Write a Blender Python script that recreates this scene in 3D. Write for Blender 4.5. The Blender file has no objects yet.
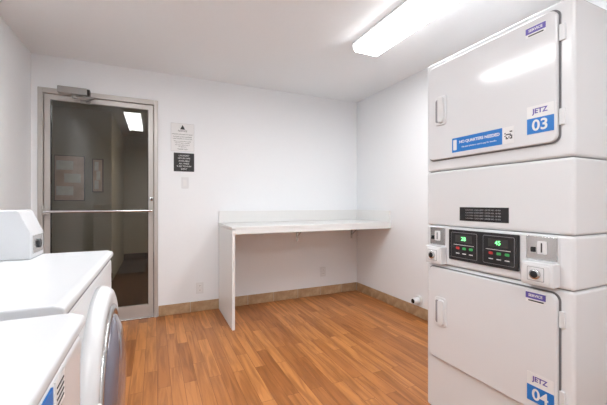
import bpy, math, bmesh
from mathutils import Vector, Matrix
scene=bpy.context.scene
scene.view_settings.view_transform='Standard'
R=math.radians
# ---------------------------------------------------------------- materials
def mat(name,col,rough=.5,metal=0,emit=None,es=0,spec=.5,noise=0,nscale=40,coat=0,bump=0):
    m=bpy.data.materials.new(name); m.use_nodes=True
    nt=m.node_tree; b=nt.nodes['Principled BSDF']
    b.inputs['Base Color'].default_value=(*col,1); b.inputs['Roughness'].default_value=rough
    b.inputs['Metallic'].default_value=metal; b.inputs['Specular IOR Level'].default_value=spec
    b.inputs['Coat Weight'].default_value=coat
    if emit: b.inputs['Emission Color'].default_value=(*emit,1); b.inputs['Emission Strength'].default_value=es
    if noise or bump:
        tc=nt.nodes.new('ShaderNodeTexCoord'); n=nt.nodes.new('ShaderNodeTexNoise')
        n.inputs['Scale'].default_value=nscale; n.inputs['Detail'].default_value=4
        nt.links.new(tc.outputs['Object'],n.inputs['Vector'])
        if noise:
            mx=nt.nodes.new('ShaderNodeMix'); mx.data_type='RGBA'
            mx.inputs[6].default_value=(*[c*(1-noise) for c in col],1); mx.inputs[7].default_value=(*[min(1,c*(1+noise)) for c in col],1)
            nt.links.new(n.outputs['Fac'],mx.inputs[0]); nt.links.new(mx.outputs[2],b.inputs['Base Color'])
        if bump:
            bp=nt.nodes.new('ShaderNodeBump'); bp.inputs['Strength'].default_value=bump; bp.inputs['Distance'].default_value=.002
            nt.links.new(n.outputs['Fac'],bp.inputs['Height']); nt.links.new(bp.outputs['Normal'],b.inputs['Normal'])
    return m
M_wall=mat('wall_paint',(.885,.905,.925),.6,noise=.01,nscale=60,bump=.2)
M_ceil=mat('ceiling_paint',(.87,.895,.915),.8,noise=.01,nscale=50,bump=.25)
M_lam=mat('white_laminate',(.80,.80,.79),.4,noise=.01)
M_app=mat('appliance_enamel',(.81,.825,.84),.22,noise=.006,nscale=8)
M_door=mat('appliance_door_enamel',(.79,.80,.815),.12,noise=.006,nscale=6)
M_plas=mat('white_plastic',(.80,.81,.82),.35,noise=.01)
M_wtop=mat('washer_enamel',(.70,.715,.735),.25,noise=.006,nscale=8)
M_grey=mat('grey_gasket',(.32,.32,.34),.5,noise=.03)
M_seam=mat('seam_shadow_gap',(.18,.18,.19),.7,noise=.03)
M_dark=mat('black_plastic',(.02,.02,.022),.25,noise=.1)
M_alu=mat('door_aluminium',(.52,.495,.47),.38,metal=.35,noise=.03,nscale=20)
M_closer=mat('closer_metal',(.36,.35,.34),.35,metal=.4,noise=.03)
M_steel=mat('brushed_steel',(.6,.6,.6),.25,metal=1,noise=.04,nscale=90)
M_blue=mat('blue_label',(.015,.20,.62),.4,noise=.02)
M_wlab=mat('white_label',(.85,.85,.85),.4,noise=.01)
M_purp=mat('purple_label',(.13,.10,.42),.4,noise=.02)
M_ink=mat('black_ink',(.03,.03,.03),.6,noise=.05)
M_black=mat('black_sign_face',(.02,.02,.02),.5,noise=.1)
M_red=mat('red_button',(.6,.03,.03),.4,noise=.05)
M_led=mat('green_led_digits',(.1,.8,.2),.4,emit=(.25,1,.35),es=2.0)
M_green=mat('green_button',(.05,.45,.12),.4,noise=.05)
M_lens=mat('fixture_diffuser',(.95,.95,.95),.4,emit=(.98,.99,1),es=30)
M_lside=mat('fixture_diffuser_side',(.9,.9,.9),.4,emit=(.98,.99,1),es=1.3)
M_hfill=mat('hall_fill_lens',(.9,.9,.9),.4,emit=(1,.92,.78),es=30)  # emission for the fill light added to the hall
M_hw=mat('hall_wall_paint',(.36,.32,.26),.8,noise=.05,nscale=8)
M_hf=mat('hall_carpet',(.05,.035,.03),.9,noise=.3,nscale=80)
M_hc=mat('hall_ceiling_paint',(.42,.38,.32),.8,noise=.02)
M_post=mat('poster_print',(.62,.46,.38),.5,noise=.5,nscale=9)
M_photo=mat('poster_photo',(.85,.80,.76),.5,noise=.4,nscale=20)
M_tub=mat('washer_door_glass',(.17,.16,.20),.08,noise=.15,nscale=5,coat=.5)

# wood vinyl
def wood():
    m=bpy.data.materials.new('wood_plank_vinyl'); m.use_nodes=True; nt=m.node_tree; N=nt.nodes; L=nt.links
    b=N['Principled BSDF']; tc=N.new('ShaderNodeTexCoord')
    mp=N.new('ShaderNodeMapping'); mp.inputs['Rotation'].default_value=(0,0,R(90)); L.new(tc.outputs['Object'],mp.inputs['Vector'])
    br=N.new('ShaderNodeTexBrick'); br.offset=.37; br.offset_frequency=2
    br.inputs['Scale'].default_value=1; br.inputs['Brick Width'].default_value=.62; br.inputs['Row Height'].default_value=.076
    br.inputs['Mortar Size'].default_value=.0012; br.inputs['Mortar Smooth'].default_value=.3; br.inputs['Bias'].default_value=0
    br.inputs['Color1'].default_value=(.36,.130,.036,1); br.inputs['Color2'].default_value=(.57,.235,.072,1); br.inputs['Mortar'].default_value=(.20,.07,.02,1)
    L.new(mp.outputs[0],br.inputs['Vector'])
    m2=N.new('ShaderNodeMapping'); m2.inputs['Scale'].default_value=(26,2.0,1); L.new(tc.outputs['Object'],m2.inputs['Vector'])
    # shift the grain from plank to plank
    sc=N.new('ShaderNodeVectorMath'); sc.operation='MULTIPLY_ADD'; sc.inputs[1].default_value=(40,40,40)
    L.new(br.outputs['Color'],sc.inputs[0]); L.new(m2.outputs[0],sc.inputs[2])
    n=N.new('ShaderNodeTexNoise'); n.inputs['Scale'].default_value=1; n.inputs['Detail'].default_value=6; n.inputs['Distortion'].default_value=1.0
    L.new(sc.outputs[0],n.inputs['Vector'])
    cr=N.new('ShaderNodeValToRGB'); cr.color_ramp.elements[0].position=.36; cr.color_ramp.elements[0].color=(.60,.54,.48,1)
    cr.color_ramp.elements[1].position=.6; cr.color_ramp.elements[1].color=(1.08,1.08,1.08,1); L.new(n.outputs['Fac'],cr.inputs[0])
    mx=N.new('ShaderNodeMix'); mx.data_type='RGBA'; mx.blend_type='MULTIPLY'; mx.inputs[0].default_value=.75
    L.new(br.outputs['Color'],mx.inputs[6]); L.new(cr.outputs[0],mx.inputs[7]); L.new(mx.outputs[2],b.inputs['Base Color'])
    b.inputs['Roughness'].default_value=.36; b.inputs['Specular IOR Level'].default_value=.4
    return m
M_wood=wood()
def tile():
    m=bpy.data.materials.new('tan_ceramic_tile'); m.use_nodes=True; nt=m.node_tree; N=nt.nodes; L=nt.links
    b=N['Principled BSDF']; tc=N.new('ShaderNodeTexCoord'); n=N.new('ShaderNodeTexNoise'); n.inputs['Scale'].default_value=14; n.inputs['Detail'].default_value=5
    L.new(tc.outputs['Object'],n.inputs['Vector']); cr=N.new('ShaderNodeValToRGB')
    cr.color_ramp.elements[0].color=(.38,.24,.13,1); cr.color_ramp.elements[1].color=(.56,.40,.25,1)
    cr.color_ramp.elements[0].position=.3; cr.color_ramp.elements[1].position=.7
    L.new(n.outputs['Fac'],cr.inputs[0]); L.new(cr.outputs[0],b.inputs['Base Color']); b.inputs['Roughness'].default_value=.4
    return m
M_tile=tile(); M_grout=mat('grout',(.55,.5,.43),.8,noise=.05)
def glass():
    m=bpy.data.materials.new('door_glass'); m.use_nodes=True; nt=m.node_tree; N=nt.nodes; L=nt.links
    N.remove(N['Principled BSDF']); out=N['Material Output']
    t=N.new('ShaderNodeBsdfTransparent'); t.inputs[0].default_value=(.78,.78,.76,1)
    g=N.new('ShaderNodeBsdfGlossy'); g.inputs['Roughness'].default_value=.01; g.inputs[0].default_value=(.9,.9,.9,1)
    f=N.new('ShaderNodeFresnel'); f.inputs[0].default_value=1.5; mx=N.new('ShaderNodeMixShader')
    L.new(f.outputs[0],mx.inputs[0]); L.new(t.outputs[0],mx.inputs[1]); L.new(g.outputs[0],mx.inputs[2]); L.new(mx.outputs[0],out.inputs[0])
    return m
M_glass=glass()
# ---------------------------------------------------------------- helpers
def empty(name,loc=(0,0,0)):
    e=bpy.data.objects.new(name,None); e.location=loc; e.empty_display_size=.1; scene.collection.objects.link(e); return e
def fin(me,name,m,parent,bevel=0,seg=3,smooth=True):
    o=bpy.data.objects.new(name,me); scene.collection.objects.link(o); me.materials.append(m)
    if parent:
        o.parent=parent; o.matrix_parent_inverse=Matrix.Translation(-Vector(parent.location))
    if bevel:
        md=o.modifiers.new('bevel','BEVEL'); md.width=bevel; md.segments=seg; md.limit_method='ANGLE'; md.angle_limit=R(40)
        if smooth:
            for p in me.polygons: p.use_smooth=True
            w=o.modifiers.new('wn','WEIGHTED_NORMAL'); w.keep_sharp=True
    return o
def box(name,x0,x1,y0,y1,z0,z1,m,parent=None,bevel=0,seg=3):
    me=bpy.data.meshes.new(name); c=Vector(((x0+x1)/2,(y0+y1)/2,(z0+z1)/2))
    bm=bmesh.new(); bmesh.ops.create_cube(bm,size=1)
    for v in bm.verts: v.co=Vector((v.co.x*(x1-x0),v.co.y*(y1-y0),v.co.z*(z1-z0)))
    bm.to_mesh(me); bm.free(); o=fin(me,name,m,parent,bevel,seg); o.location=c; return o
def prism(name,pts,ax,lo,hi,m,parent=None,bevel=0,seg=3):
    me=bpy.data.meshes.new(name); bm=bmesh.new()
    def P(p,h):
        return (h,p[0],p[1]) if ax=='X' else ((p[0],h,p[1]) if ax=='Y' else (p[0],p[1],h))
    a=[bm.verts.new(P(p,lo)) for p in pts]; b=[bm.verts.new(P(p,hi)) for p in pts]; n=len(pts)
    bm.faces.new(a); bm.faces.new(b[::-1])
    for i in range(n): bm.faces.new((a[i],b[i],b[(i+1)%n],a[(i+1)%n]))
    bmesh.ops.recalc_face_normals(bm,faces=bm.faces); bm.to_mesh(me); bm.free()
    return fin(me,name,m,parent,bevel,seg)
def rr(a0,a1,b0,b1,r,n=6):
    pts=[]
    for cx,cy,s in((a1-r,b1-r,0),(a0+r,b1-r,90),(a0+r,b0+r,180),(a1-r,b0+r,270)):
        for i in range(n+1):
            t=R(s+90*i/n); pts.append((cx+r*math.cos(t),cy+r*math.sin(t)))
    return pts
def lathe(name,prof,axis,c,m,parent,seg=64):
    me=bpy.data.meshes.new(name); bm=bmesh.new(); rings=[]
    for r,h in prof:
        ring=[]
        for i in range(seg):
            t=2*math.pi*i/seg; a,b=r*math.cos(t),r*math.sin(t)
            co={'X':(h,a,b),'Y':(a,h,b),'Z':(a,b,h)}[axis]
            ring.append(bm.verts.new((c[0]+co[0],c[1]+co[1],c[2]+co[2])))
        rings.append(ring)
    for q in range(len(rings)-1):
        for i in range(seg):
            bm.faces.new((rings[q][i],rings[q][(i+1)%seg],rings[q+1][(i+1)%seg],rings[q+1][i]))
    bm.faces.new(rings[0]); bm.faces.new(rings[-1])
    bmesh.ops.recalc_face_normals(bm,faces=bm.faces)
    for f in bm.faces: f.smooth=True
    bm.to_mesh(me); bm.free(); o=fin(me,name,m,parent)
    return o
def cyl(name,c,r,h,axis,m,parent,seg=24):
    return lathe(name,[(r*.92,-h/2),(r,-h/2+r*.06),(r,h/2-r*.06),(r*.92,h/2)],axis,c,m,parent,seg)
def tube(name,pts,r,m,parent):
    cu=bpy.data.curves.new(name,'CURVE'); cu.dimensions='3D'; cu.bevel_depth=r; cu.bevel_resolution=3; cu.use_fill_caps=True
    s=cu.splines.new('POLY'); s.points.add(len(pts)-1)
    for i,p in enumerate(pts): s.points[i].co=(*p,1)
    o=bpy.data.objects.new(name,cu); cu.materials.append(m); scene.collection.objects.link(o)
    if parent: o.parent=parent; o.matrix_parent_inverse=Matrix.Translation(-Vector(parent.location))
    return o
ROT={'-X':(R(90),0,R(-90)),'-Y':(R(90),0,0),'+X':(R(90),0,R(90))}
def text(name,s,loc,size,face,m,parent,align='CENTER',bold=0,sx=1):
    cu=bpy.data.curves.new(name,'FONT'); cu.body=s; cu.size=size; cu.align_x=align; cu.align_y='CENTER'; cu.extrude=.0004; cu.offset=bold
    o=bpy.data.objects.new(name,cu); scene.collection.objects.link(o); bpy.context.view_layer.update()
    me=bpy.data.meshes.new_from_object(o.evaluated_get(bpy.context.evaluated_depsgraph_get())); bpy.data.objects.remove(o)
    me.materials.clear(); me.materials.append(m)
    o=bpy.data.objects.new(name,me); scene.collection.objects.link(o); o.location=loc; o.rotation_euler=ROT[face]; o.scale=(sx,1,1)
    o.parent=parent; o.matrix_parent_inverse=Matrix.Translation(-Vector(parent.location)); return o
# ---------------------------------------------------------------- room shell
XL,XR,YB,YF,H=-.969,2.364,3.512,-1.7,2.41
box('floor',XL-.12,XR+.12,YF-.12,YB+.12,-.1,0,M_wood)
box('ceiling',XL-.12,XR+.12,YF-.12,YB+.12,H,H+.1,M_ceil)
box('wall_left',XL-.12,XL,YF,YB+.12,0,H,M_wall)
box('wall_right',XR,XR+.12,YF,YB+.12,0,H,M_wall)
box('wall_front',XL,XR,YF-.12,YF,0,H,M_wall)
DX0,DX1,DZ=-.920,.028,2.125
wb=empty('wall_back',(0,YB,0))
box('panel_left',XL,DX0,YB,YB+.12,0,H,M_wall,wb)
box('panel_right',DX1,XR,YB,YB+.12,0,H,M_wall,wb)
box('panel_over_door',DX0,DX1,YB,YB+.12,DZ,H,M_wall,wb)
# tile baseboards
BH=.105
bb=empty('baseboard_back',(1.2,YB,0)); x=DX1+.005
box('grout_bed',DX1+.004,XR-.002,YB-.008,YB-.001,0.001,BH-.002,M_grout,bb)
i=0
while x<XR-.02:
    x1=min(x+.30,XR-.012); box('tile_%d'%i,x,x1-.005,YB-.012,YB-.004,.001,BH,M_tile,bb,.002,2); x=x1; i+=1
    if x1>=XR-.013: break
bb=empty('baseboard_right',(XR,1,0)); y=YB-.014; i=0
box('grout_bed',XR-.008,XR-.001,-1.6,YB-.013,0.001,BH-.002,M_grout,bb)
while y>-1.55:
    y1=y-.30; box('tile_%d'%i,XR-.012,XR-.004,y1+.005,y,.001,BH,M_tile,bb,.002,2); y=y1; i+=1
# hall beyond door
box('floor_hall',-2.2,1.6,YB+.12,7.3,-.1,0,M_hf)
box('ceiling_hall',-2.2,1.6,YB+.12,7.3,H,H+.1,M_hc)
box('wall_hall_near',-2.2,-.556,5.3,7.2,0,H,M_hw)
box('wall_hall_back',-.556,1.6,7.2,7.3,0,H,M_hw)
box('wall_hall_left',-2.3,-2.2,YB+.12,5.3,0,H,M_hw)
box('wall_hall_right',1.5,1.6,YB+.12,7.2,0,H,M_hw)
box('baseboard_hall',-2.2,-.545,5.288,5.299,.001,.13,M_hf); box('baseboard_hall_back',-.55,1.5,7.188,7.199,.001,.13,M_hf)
def poster(x0,x1,z0,z1):
    p=empty('hall_poster',((x0+x1)/2,5.29,(z0+z1)/2)); box('frame',x0,x1,5.275,5.299,z0,z1,M_dark,p,.004); box('print',x0+.01,x1-.01,5.27,5.28,z0+.01,z1-.01,M_post,p)
    for k in range(3):
        zz=z0+(z1-z0)*(.22+.28*k); w_=(x1-x0-.06)
        a=x0+.03+(w_*.3 if k%2 else 0); box('print_photo_%d'%k,a,a+w_*.65,5.267,5.271,zz-.06,zz+.06,M_photo,p)
poster(-1.215,-.871,1.15,1.76); poster(-.785,-.655,1.27,1.73)
p=empty('hall_fill_light',(.8,5.0,H)); box('pan',.5,1.1,4.7,5.3,H-.03,H-.001,M_plas,p,.004); box('lens',.52,1.08,4.72,5.28,H-.04,H-.029,M_hfill,p,.004)  # added fill light, out of view, to brighten the hall behind the glass
# ---------------------------------------------------------------- glass door
d=empty('door_1',((DX0+DX1)/2,YB,0))
f=.036
ya,yb=YB-.018,YB+.10
box('jamb_left',DX0,DX0+f,ya,yb,0,DZ,M_alu,d,.003)
box('jamb_right',DX1-f,DX1,ya,yb,0,DZ,M_alu,d,.003)
box('head',DX0+f,DX1-f,ya,yb,DZ-.045,DZ,M_alu,d,.003)
lx0,lx1=DX0+f+.004,DX1-f-.004; y0,y1=YB+.0,YB+.042
box('stile_left',lx0,lx0+.045,y0,y1,.012,DZ-.049,M_alu,d,.003)
box('stile_right',lx1-.046,lx1,y0,y1,.012,DZ-.049,M_alu,d,.003)
box('rail_top',lx0+.045,lx1-.046,y0,y1,DZ-.095,DZ-.049,M_alu,d,.003)
box('rail_bottom',lx0+.045,lx1-.046,y0,y1,.012,.13,M_alu,d,.003)
box('glass_pane',lx0+.038,lx1-.04,YB+.018,YB+.024,.125,DZ-.09,M_glass,d)
for n_,xx0,xx1,z0,z1 in(('bead_l',lx0+.045,lx0+.051,.13,DZ-.095),('bead_r',lx1-.052,lx1-.046,.13,DZ-.095)):
    box(n_,xx0,xx1,YB+.006,YB+.03,z0,z1,M_dark,d)
box('threshold',DX0+f,DX1-f,YB-.02,YB+.1,0.001,.011,M_steel,d,.003)
# push bar
tube('push_bar',[(lx0+.01,YB-.055,1.045),(lx1-.01,YB-.055,1.045)],.012,M_steel,d)
for xx in(lx0+.02,lx1-.022): box('bar_bracket',xx-.015,xx+.015,YB-.06,YB+.001,1.02,1.07,M_alu,d,.004)
cyl('lock_cylinder',(lx1-.02,YB-.008,1.16),.018,.018,'Y',M_steel,d)
cyl('lock_core',(lx1-.02,YB-.018,1.16),.009,.004,'Y',M_dark,d)
# closer
box('closer_body',-.77,-.55,YB-.08,YB-.018,2.08,2.14,M_closer,d,.008)
box('closer_cap',-.565,-.53,YB-.075,YB-.018,2.085,2.135,M_dark,d,.006)
cyl('closer_pinion',(-.65,YB-.048,2.065),.018,.035,'Z',M_closer,d)
tube('closer_arm',[(-.65,YB-.055,2.05),(-.49,YB-.11,2.05),(-.57,YB-.012,2.035)],.010,M_closer,d)
box('closer_shoe',-.61,-.53,YB-.025,YB+.001,2.02,2.05,M_closer,d,.003)
for z in(.25,1.05,1.85): cyl('hinge',(DX0+f,YB-.024,z),.008,.11,'Z',M_alu,d,12)
# ---------------------------------------------------------------- wall signs
s=empty('notice_sign',(.256,YB,1.78)); box('sheet',.147,.366,YB-.004,YB-.0005,1.645,1.925,M_wlab,s,.001)
box('sheet_edge',.1455,.3675,YB-.002,YB-.0003,1.6435,1.9265,M_grey,s)
tri=[(.232,1.866),(.280,1.866),(.256,1.912)]; prism('icon',tri,'Y',YB-.0055,YB-.004,M_ink,s)
for k,(t_,z,sz) in enumerate([('NOTICE',1.85,.024),('WARNING MACHINES MAY BE HOT',1.815,.0125),('DO NOT LEAVE CHILDREN',1.79,.0145),('UNATTENDED IN THIS ROOM',1.77,.0135),('Please remove laundry promptly',1.745,.0125),('when the cycle is complete.',1.728,.0125),('Not responsible for lost or',1.708,.0125),('damaged items.',1.69,.0125),('THANK YOU',1.665,.017)]):
    text('line_%d'%k,t_,(.256,YB-.005,z),sz,'-Y',M_ink,s)
s=empty('laundry_hours_sign',(.27,YB,1.535)); box('plate',.172,.368,YB-.006,YB-.0005,1.44,1.628,M_black,s,.003)
for k,(t_,z) in enumerate([('LAUNDRY',1.6),('HOURS ARE',1.573),('AVAILABLE',1.546),('ALL WEEK',1.519),('9 AM TO 9 PM',1.492),('DAILY',1.465)]):
    text('line_%d'%k,t_,(.27,YB-.007,z),.022,'-Y',M_wlab,s)
s=empty('light_switch',(.278,YB,1.325)); box('plate',.243,.313,YB-.007,YB-.0005,1.27,1.382,M_plas,s,.003); box('rocker',.262,.294,YB-.012,YB-.006,1.295,1.357,M_wlab,s,.002)
def outlet(x,z):
    s=empty('wall_outlet',(x,YB,z)); box('plate',x-.036,x+.036,YB-.007,YB-.0005,z-.058,z+.058,M_plas,s,.003)
    for dz in(-.022,.022):
        prism('face',rr(x-.017,x+.017,z+dz-.015,z+dz+.015,.007),'Y',YB-.010,YB-.006,M_wlab,s)
        for dx in(-.006,.006): box('slot',x+dx-.0012,x+dx+.0012,YB-.0108,YB-.0095,z+dz-.004,z+dz+.005,M_ink,s)
outlet(.425,.24); outlet(1.87,.28)
# ---------------------------------------------------------------- folding counter
c=empty('folding_counter',(1.5,3.17,0)); CX0=.615; CY=2.842; CT=.91
box('side_panel',CX0,CX0+.026,CY+.004,YB-.014,.001,CT-.03,M_lam,c,.003)
box('countertop',CX0-.004,XR-.002,CY,YB-.002,CT-.025,CT,M_lam,c,.004)
box('front_apron',CX0+.026,XR-.002,CY+.002,CY+.022,CT-.068,CT-.024,M_lam,c,.003)
box('backsplash_back',CX0,XR-.002,YB-.022,YB-.001,CT,1.035,M_lam,c,.004)
box('backsplash_right',XR-.022,XR-.001,CY+.01,YB-.02,CT,1.035,M_lam,c,.004)
for xx in(1.524,2.28):
    box('bracket_arm',xx-.012,xx+.012,YB-.32,YB-.002,CT-.032,CT-.026,M_steel,c,.001)
    box('bracket_leg',xx-.012,xx+.012,YB-.008,YB-.001,CT-.24,CT-.03,M_steel,c,.001)
    tube('bracket_brace',[(xx,YB-.25,CT-.034),(xx,YB-.01,CT-.19)],.006,M_steel,c)
# duct stub on right wall
s=empty('wall_pipe_stub',(XR,2.43,.165)); cyl('flange',(XR-.006,2.43,.165),.05,.010,'X',M_plas,s); cyl('pipe',(XR-.045,2.43,.165),.03,.07,'X',M_plas,s); cyl('opening',(XR-.081,2.43,.165),.022,.003,'X',M_dark,s)
# ---------------------------------------------------------------- ceiling fixtures
def fixture(x0,x1,y0,y1):
    s=empty('ceiling_light_fixture',((x0+x1)/2,(y0+y1)/2,H))
    box('housing',x0+.01,x1-.01,y0+.01,y1-.01,H-.03,H-.0005,M_plas,s,.003)
    prism('diffuser_wrap',[(x0,H-.022),(x0+.006,H-.058),(x0+.022,H-.073),(x1-.022,H-.073),(x1-.006,H-.058),(x1,H-.022)],'Y',y0+.006,y1-.006,M_lside,s,.004,2)
    box('diffuser',x0+.018,x1-.018,y0+.012,y1-.012,H-.077,H-.0725,M_lens,s)
    for n_,a,b in(('end_cap_near',y0,y0+.006),('end_cap_far',y1-.006,y1)):
        prism(n_,[(x0-.002,H-.001),(x0-.002,H-.022),(x0+.005,H-.06),(x0+.03,H-.077),(x1-.03,H-.077),(x1-.005,H-.06),(x1+.002,H-.022),(x1+.002,H-.001)],'Y',a,b,M_plas,s)
fixture(1.436,1.686,.98,2.20)
fixture(-.40,-.16,.93,2.15)
fixture(.55,.80,-1.30,-.08)  # extra unit added behind the camera to brighten the room
# ---------------------------------------------------------------- stacked dryers
FX=1.35; DY0,DY1=.644,1.33
S=empty('stacked_dryer',(1.7,.987,0))
def F(name,y0,y1,z0,z1,out,th,m,bev=0,r=0):
    """panel on dryer front; out = how far its face stands proud of FX"""
    pts=rr(y0,y1,z0,z1,r) if r else [(y0,z0),(y1,z0),(y1,z1),(y0,z1)]
    return prism(name,pts,'X',FX-out,FX-out+th,m,S,bev)
def body(name,z0,z1,x0=FX): return box(name,x0,2.05,DY0,DY1,z0,z1,M_app,S,.012,4)
box('inner_core',FX+.015,2.03,DY0+.012,DY1-.012,.01,1.84,M_seam,S)
body('base_unit',.03,.801); box('toe_kick',FX+.03,2.04,DY0+.01,DY1-.01,0.001,.05,M_grey,S)
body('control_section',.804,1.001); body('lint_panel',1.003,1.285); body('top_unit',1.288,1.862)
for nm,z0,z1 in(('upper',1.345,1.832),('lower',.315,.785)):
    F('door_gasket_'+nm,DY0+.042,DY1-.022,z0-.005,z1+.005,.004,.01,M_seam,0,.03)
    F('door_'+nm,DY0+.048,DY1-.028,z0,z1,.018,.02,M_door,.006,.028)
    hz={'upper':1.592,'lower':.563}[nm]
    F('handle_base_'+nm,1.183,1.256,hz-.075,hz+.075,.024,.01,M_plas,.004,.018)
    F('handle_recess_'+nm,1.225,1.248,hz-.058,hz+.058,.0248,.002,M_grey,0,.009)
    F('handle_grip_'+nm,1.190,1.228,hz-.064,hz+.064,.036,.014,M_plas,.005,.016)
    for zz in(z0+.09,z1-.09): F('hinge_'+nm,DY0+.028,DY0+.046,zz-.03,zz+.03,.008,.01,M_plas,.002)
def lab(nm,z0,z1,num):
    F('number_label_top_'+nm,.70,.795,(z0+z1)/2,z1,.0192,.002,M_wlab)
    F('number_label_bottom_'+nm,.70,.795,z0,(z0+z1)/2+.006,.0194,.002,M_blue)
    text('label_word_'+nm,'JETZ',(FX-.0197,.748,z1-.022),.026,'-X',M_purp,S,bold=.0006)
    text('label_num_'+nm,num,(FX-.0197,.7475,z0+.029),.058,'-X',M_wlab,S,bold=.0012)
lab('upper',1.388,1.495,'03'); lab('lower',.352,.463,'04')
F('instruction_label',.896,1.149,1.367,1.436,.0192,.002,M_blue)
text('instruction_text','NO QUARTERS NEEDED',(FX-.0197,1.007,1.412),.0185,'-X',M_wlab,S,bold=.0004)
text('instruction_text2','Use your phone or card to pay for laundry',(FX-.0197,1.007,1.388),.010,'-X',M_wlab,S)
F('instruction_icon',1.122,1.142,1.377,1.427,.0197,.001,M_wlab,0,.004)
F('code_label',.846,.894,1.367,1.436,.0192,.002,M_wlab)
import random; random.seed(3)
for i in range(6):
    for j in range(6):
        if random.random()<.55: F('code_cell',.853+i*.0055,.858+i*.0055,1.385+j*.0055,1.390+j*.0055,.0196,.001,M_ink)
def pst(nm,zc):
    F('service_sticker_'+nm,.728,.80,zc-.02,zc+.022,.0192,.002,M_wlab)
    F('service_sticker_band_'+nm,.728,.80,zc-.006,zc+.018,.0195,.002,M_purp)
    F('service_sticker_code_'+nm,.735,.79,zc-.016,zc-.011,.0195,.001,M_ink)
    text('service_sticker_text_'+nm,'SERVICE',(FX-.0198,.764,zc+.006),.014,'-X',M_wlab,S,bold=.0003)
pst('upper',1.785)
pst('lower',.755)
# rating plate
F('rating_plate',.879,1.12,1.035,1.10,.002,.004,M_dark,.001)
for k in range(4): text('rating_text','CAUTION  LOAD LIMIT  DRYER NO. 18 PER' ,(FX-.0024,1.0,1.087-k*.013),.009,'-X',M_grey,S)
# control zone
F('control_backplate',.69,1.30,.812,.995,.006,.01,M_app,.003,.006)
F('display_panel',.83,1.1725,.842,.99,.016,.014,M_dark,.003,.006)
for y0,y1,t_ in((1.015,1.155,'28'),(.845,.985,'45')):
    F('display_bezel',y0,y1,.856,.978,.0172,.002,M_grey,0,.006)
    F('display_inner',y0+.0015,y1-.0015,.8575,.9765,.0180,.002,M_dark,0,.005)
    yc=(y0+y1)/2
    F('display_window',yc-.045,yc+.045,.930,.966,.0186,.002,M_ink)
    text('digits',t_,(FX-.0192,yc,.948),.026,'-X',M_led,S,bold=.0003)
    for k,bm_ in enumerate((M_green,M_green,M_red)):
        F('button',yc-.05+k*.036,yc-.030+k*.036,.897,.909,.0196,.003,bm_,.001,.004)
        F('button_label',yc-.05+k*.036,yc-.030+k*.036,.876,.880,.0188,.002,M_wlab)
    F('price_strip',yc-.055,yc+.055,.918,.920,.0188,.001,M_wlab)
# coin units
for a,b,tag in((1.197,1.30,'a'),(.69,.807,'b')):
    yc=(a+b)/2
    F('coin_plate_'+tag,a+.004,b-.004,.903,.993,.012,.012,M_steel,.003,.004)
    F('coin_slot_frame_'+tag,yc-.022,yc+.012,.925,.975,.018,.01,M_app,.002,.004)
    F('coin_slot_'+tag,yc-.008,yc-.003,.932,.968,.0188,.002,M_ink)
    F('coin_return_'+tag,yc+.02,yc+.036,.93,.95,.016,.006,M_dark,.001,.003)
    F('coin_box_'+tag,a,b,.808,.897,.042,.045,M_app,.006,.006)
    F('coin_box_face_'+tag,a+.010,b-.010,.818,.887,.046,.006,M_plas,.002,.008)
    F('coin_box_recess_'+tag,yc-.030,yc+.030,.826,.879,.0466,.002,M_grey,0,.004)
    F('coin_box_escutcheon_'+tag,yc-.028,yc+.028,.828,.877,.048,.003,M_plas,.001,.004)
    cyl('coin_lock_'+tag,(FX-.051,yc,.852),.019,.010,'X',M_steel,S)
    cyl('coin_lock_core_'+tag,(FX-.057,yc,.852),.013,.004,'X',M_dark,S)
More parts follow.
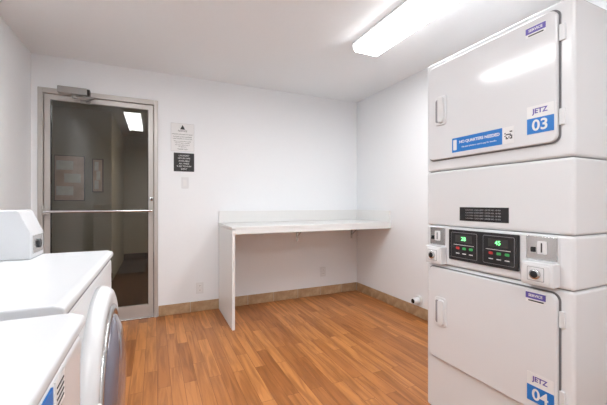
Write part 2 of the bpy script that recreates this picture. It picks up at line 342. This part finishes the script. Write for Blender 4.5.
# ---------------------------------------------------------------- washers
def washer(xf,y0,y1):
    W=empty('front_load_washer',(xf-.35,(y0+y1)/2,0)); yc=(y0+y1)/2; x0=xf-.70; Z=.952
    box('cabinet',x0,xf,y0+.003,y1-.003,.03,Z-.03,M_app,W,.010,4)
    box('seam',x0+.01,xf-.003,y0+.006,y1-.006,Z-.036,Z-.024,M_seam,W)
    prism('top_lid',[(x0,Z-.026),(xf-.002,Z-.026),(xf+.006,Z-.018),(xf+.004,Z-.006),(xf-.012,Z),(x0,Z)],'Y',y0,y1,M_wtop,W,.004,3)
    for yy in(y0+.06,y1-.06):
        for xx in(x0+.06,xf-.06): cyl('foot',(xx,yy,.016),.022,.03,'Z',M_dark,W)
    box('kick_seam',xf-.002,xf+.0008,y0+.01,y1-.01,.20,.204,M_grey,W)
    dc=(xf,yc,.645)
    lathe('door_ring',[(.250,-.002),(.252,.010),(.248,.022),(.240,.031),(.228,.035),(.212,.034),(.200,.030),(.196,.026),(.194,0)],'X',dc,M_app,W)
    lathe('door_trim',[(.196,.026),(.202,.034),(.196,.040),(.180,.040),(.174,.030)],'X',dc,M_steel,W)
    lathe('door_glass',[(.180,.030),(.170,.044),(.135,.057),(.08,.065),(.01,.068)],'X',dc,M_tub,W)
    box('door_handle',xf+.028,xf+.042,yc-.236,yc-.214,.58,.71,M_plas,W,.006)
    prism('rear_console',[(x0,Z-.002),(x0+.16,Z-.002),(x0+.12,Z+.146),(x0,Z+.146)],'Y',y0+.01,y1-.01,M_app,W,.008)
    mx=xf-.195
    prism('meter_case',[(x0+.1,Z-.001),(mx,Z-.001),(mx,Z+.075),(mx-.03,Z+.146),(x0+.1,Z+.146)],'Y',y1-.125,y1-.003,M_wtop,W,.005)
    box('meter_plate',mx-.001,mx+.002,y1-.11,y1-.02,Z+.015,Z+.07,M_steel,W,.001)
    cyl('meter_lock',(mx+.004,y1-.065,Z+.042),.014,.008,'X',M_dark,W)
    return W
washer(-.14,.653,1.34)
W=washer(-.103,-.090,.602)
box('blue_sticker',-.104,-.1018,.34,.44,.880,.917,M_blue,W)
box('white_sticker',-.104,-.1018,.45,.49,.880,.917,M_wlab,W)
for k in range(4): box('sticker_line',-.1025,-.1012,.455,.485,.886+k*.007,.888+k*.007,M_ink,W)
# ---------------------------------------------------------------- camera
cam=bpy.data.cameras.new('camera'); co=bpy.data.objects.new('camera',cam); scene.collection.objects.link(co)
cam.lens=36*324.6/607; cam.sensor_width=36; cam.clip_start=.02; cam.shift_y=.5/607
co.location=(0,0,1.12); co.rotation_euler=(R(90),0,-R(24.6)); scene.camera=co
w=bpy.data.worlds.new('world'); scene.world=w; w.use_nodes=True; w.node_tree.nodes['Background'].inputs[0].default_value=(.8,.85,.9,1); w.node_tree.nodes['Background'].inputs[1].default_value=.3
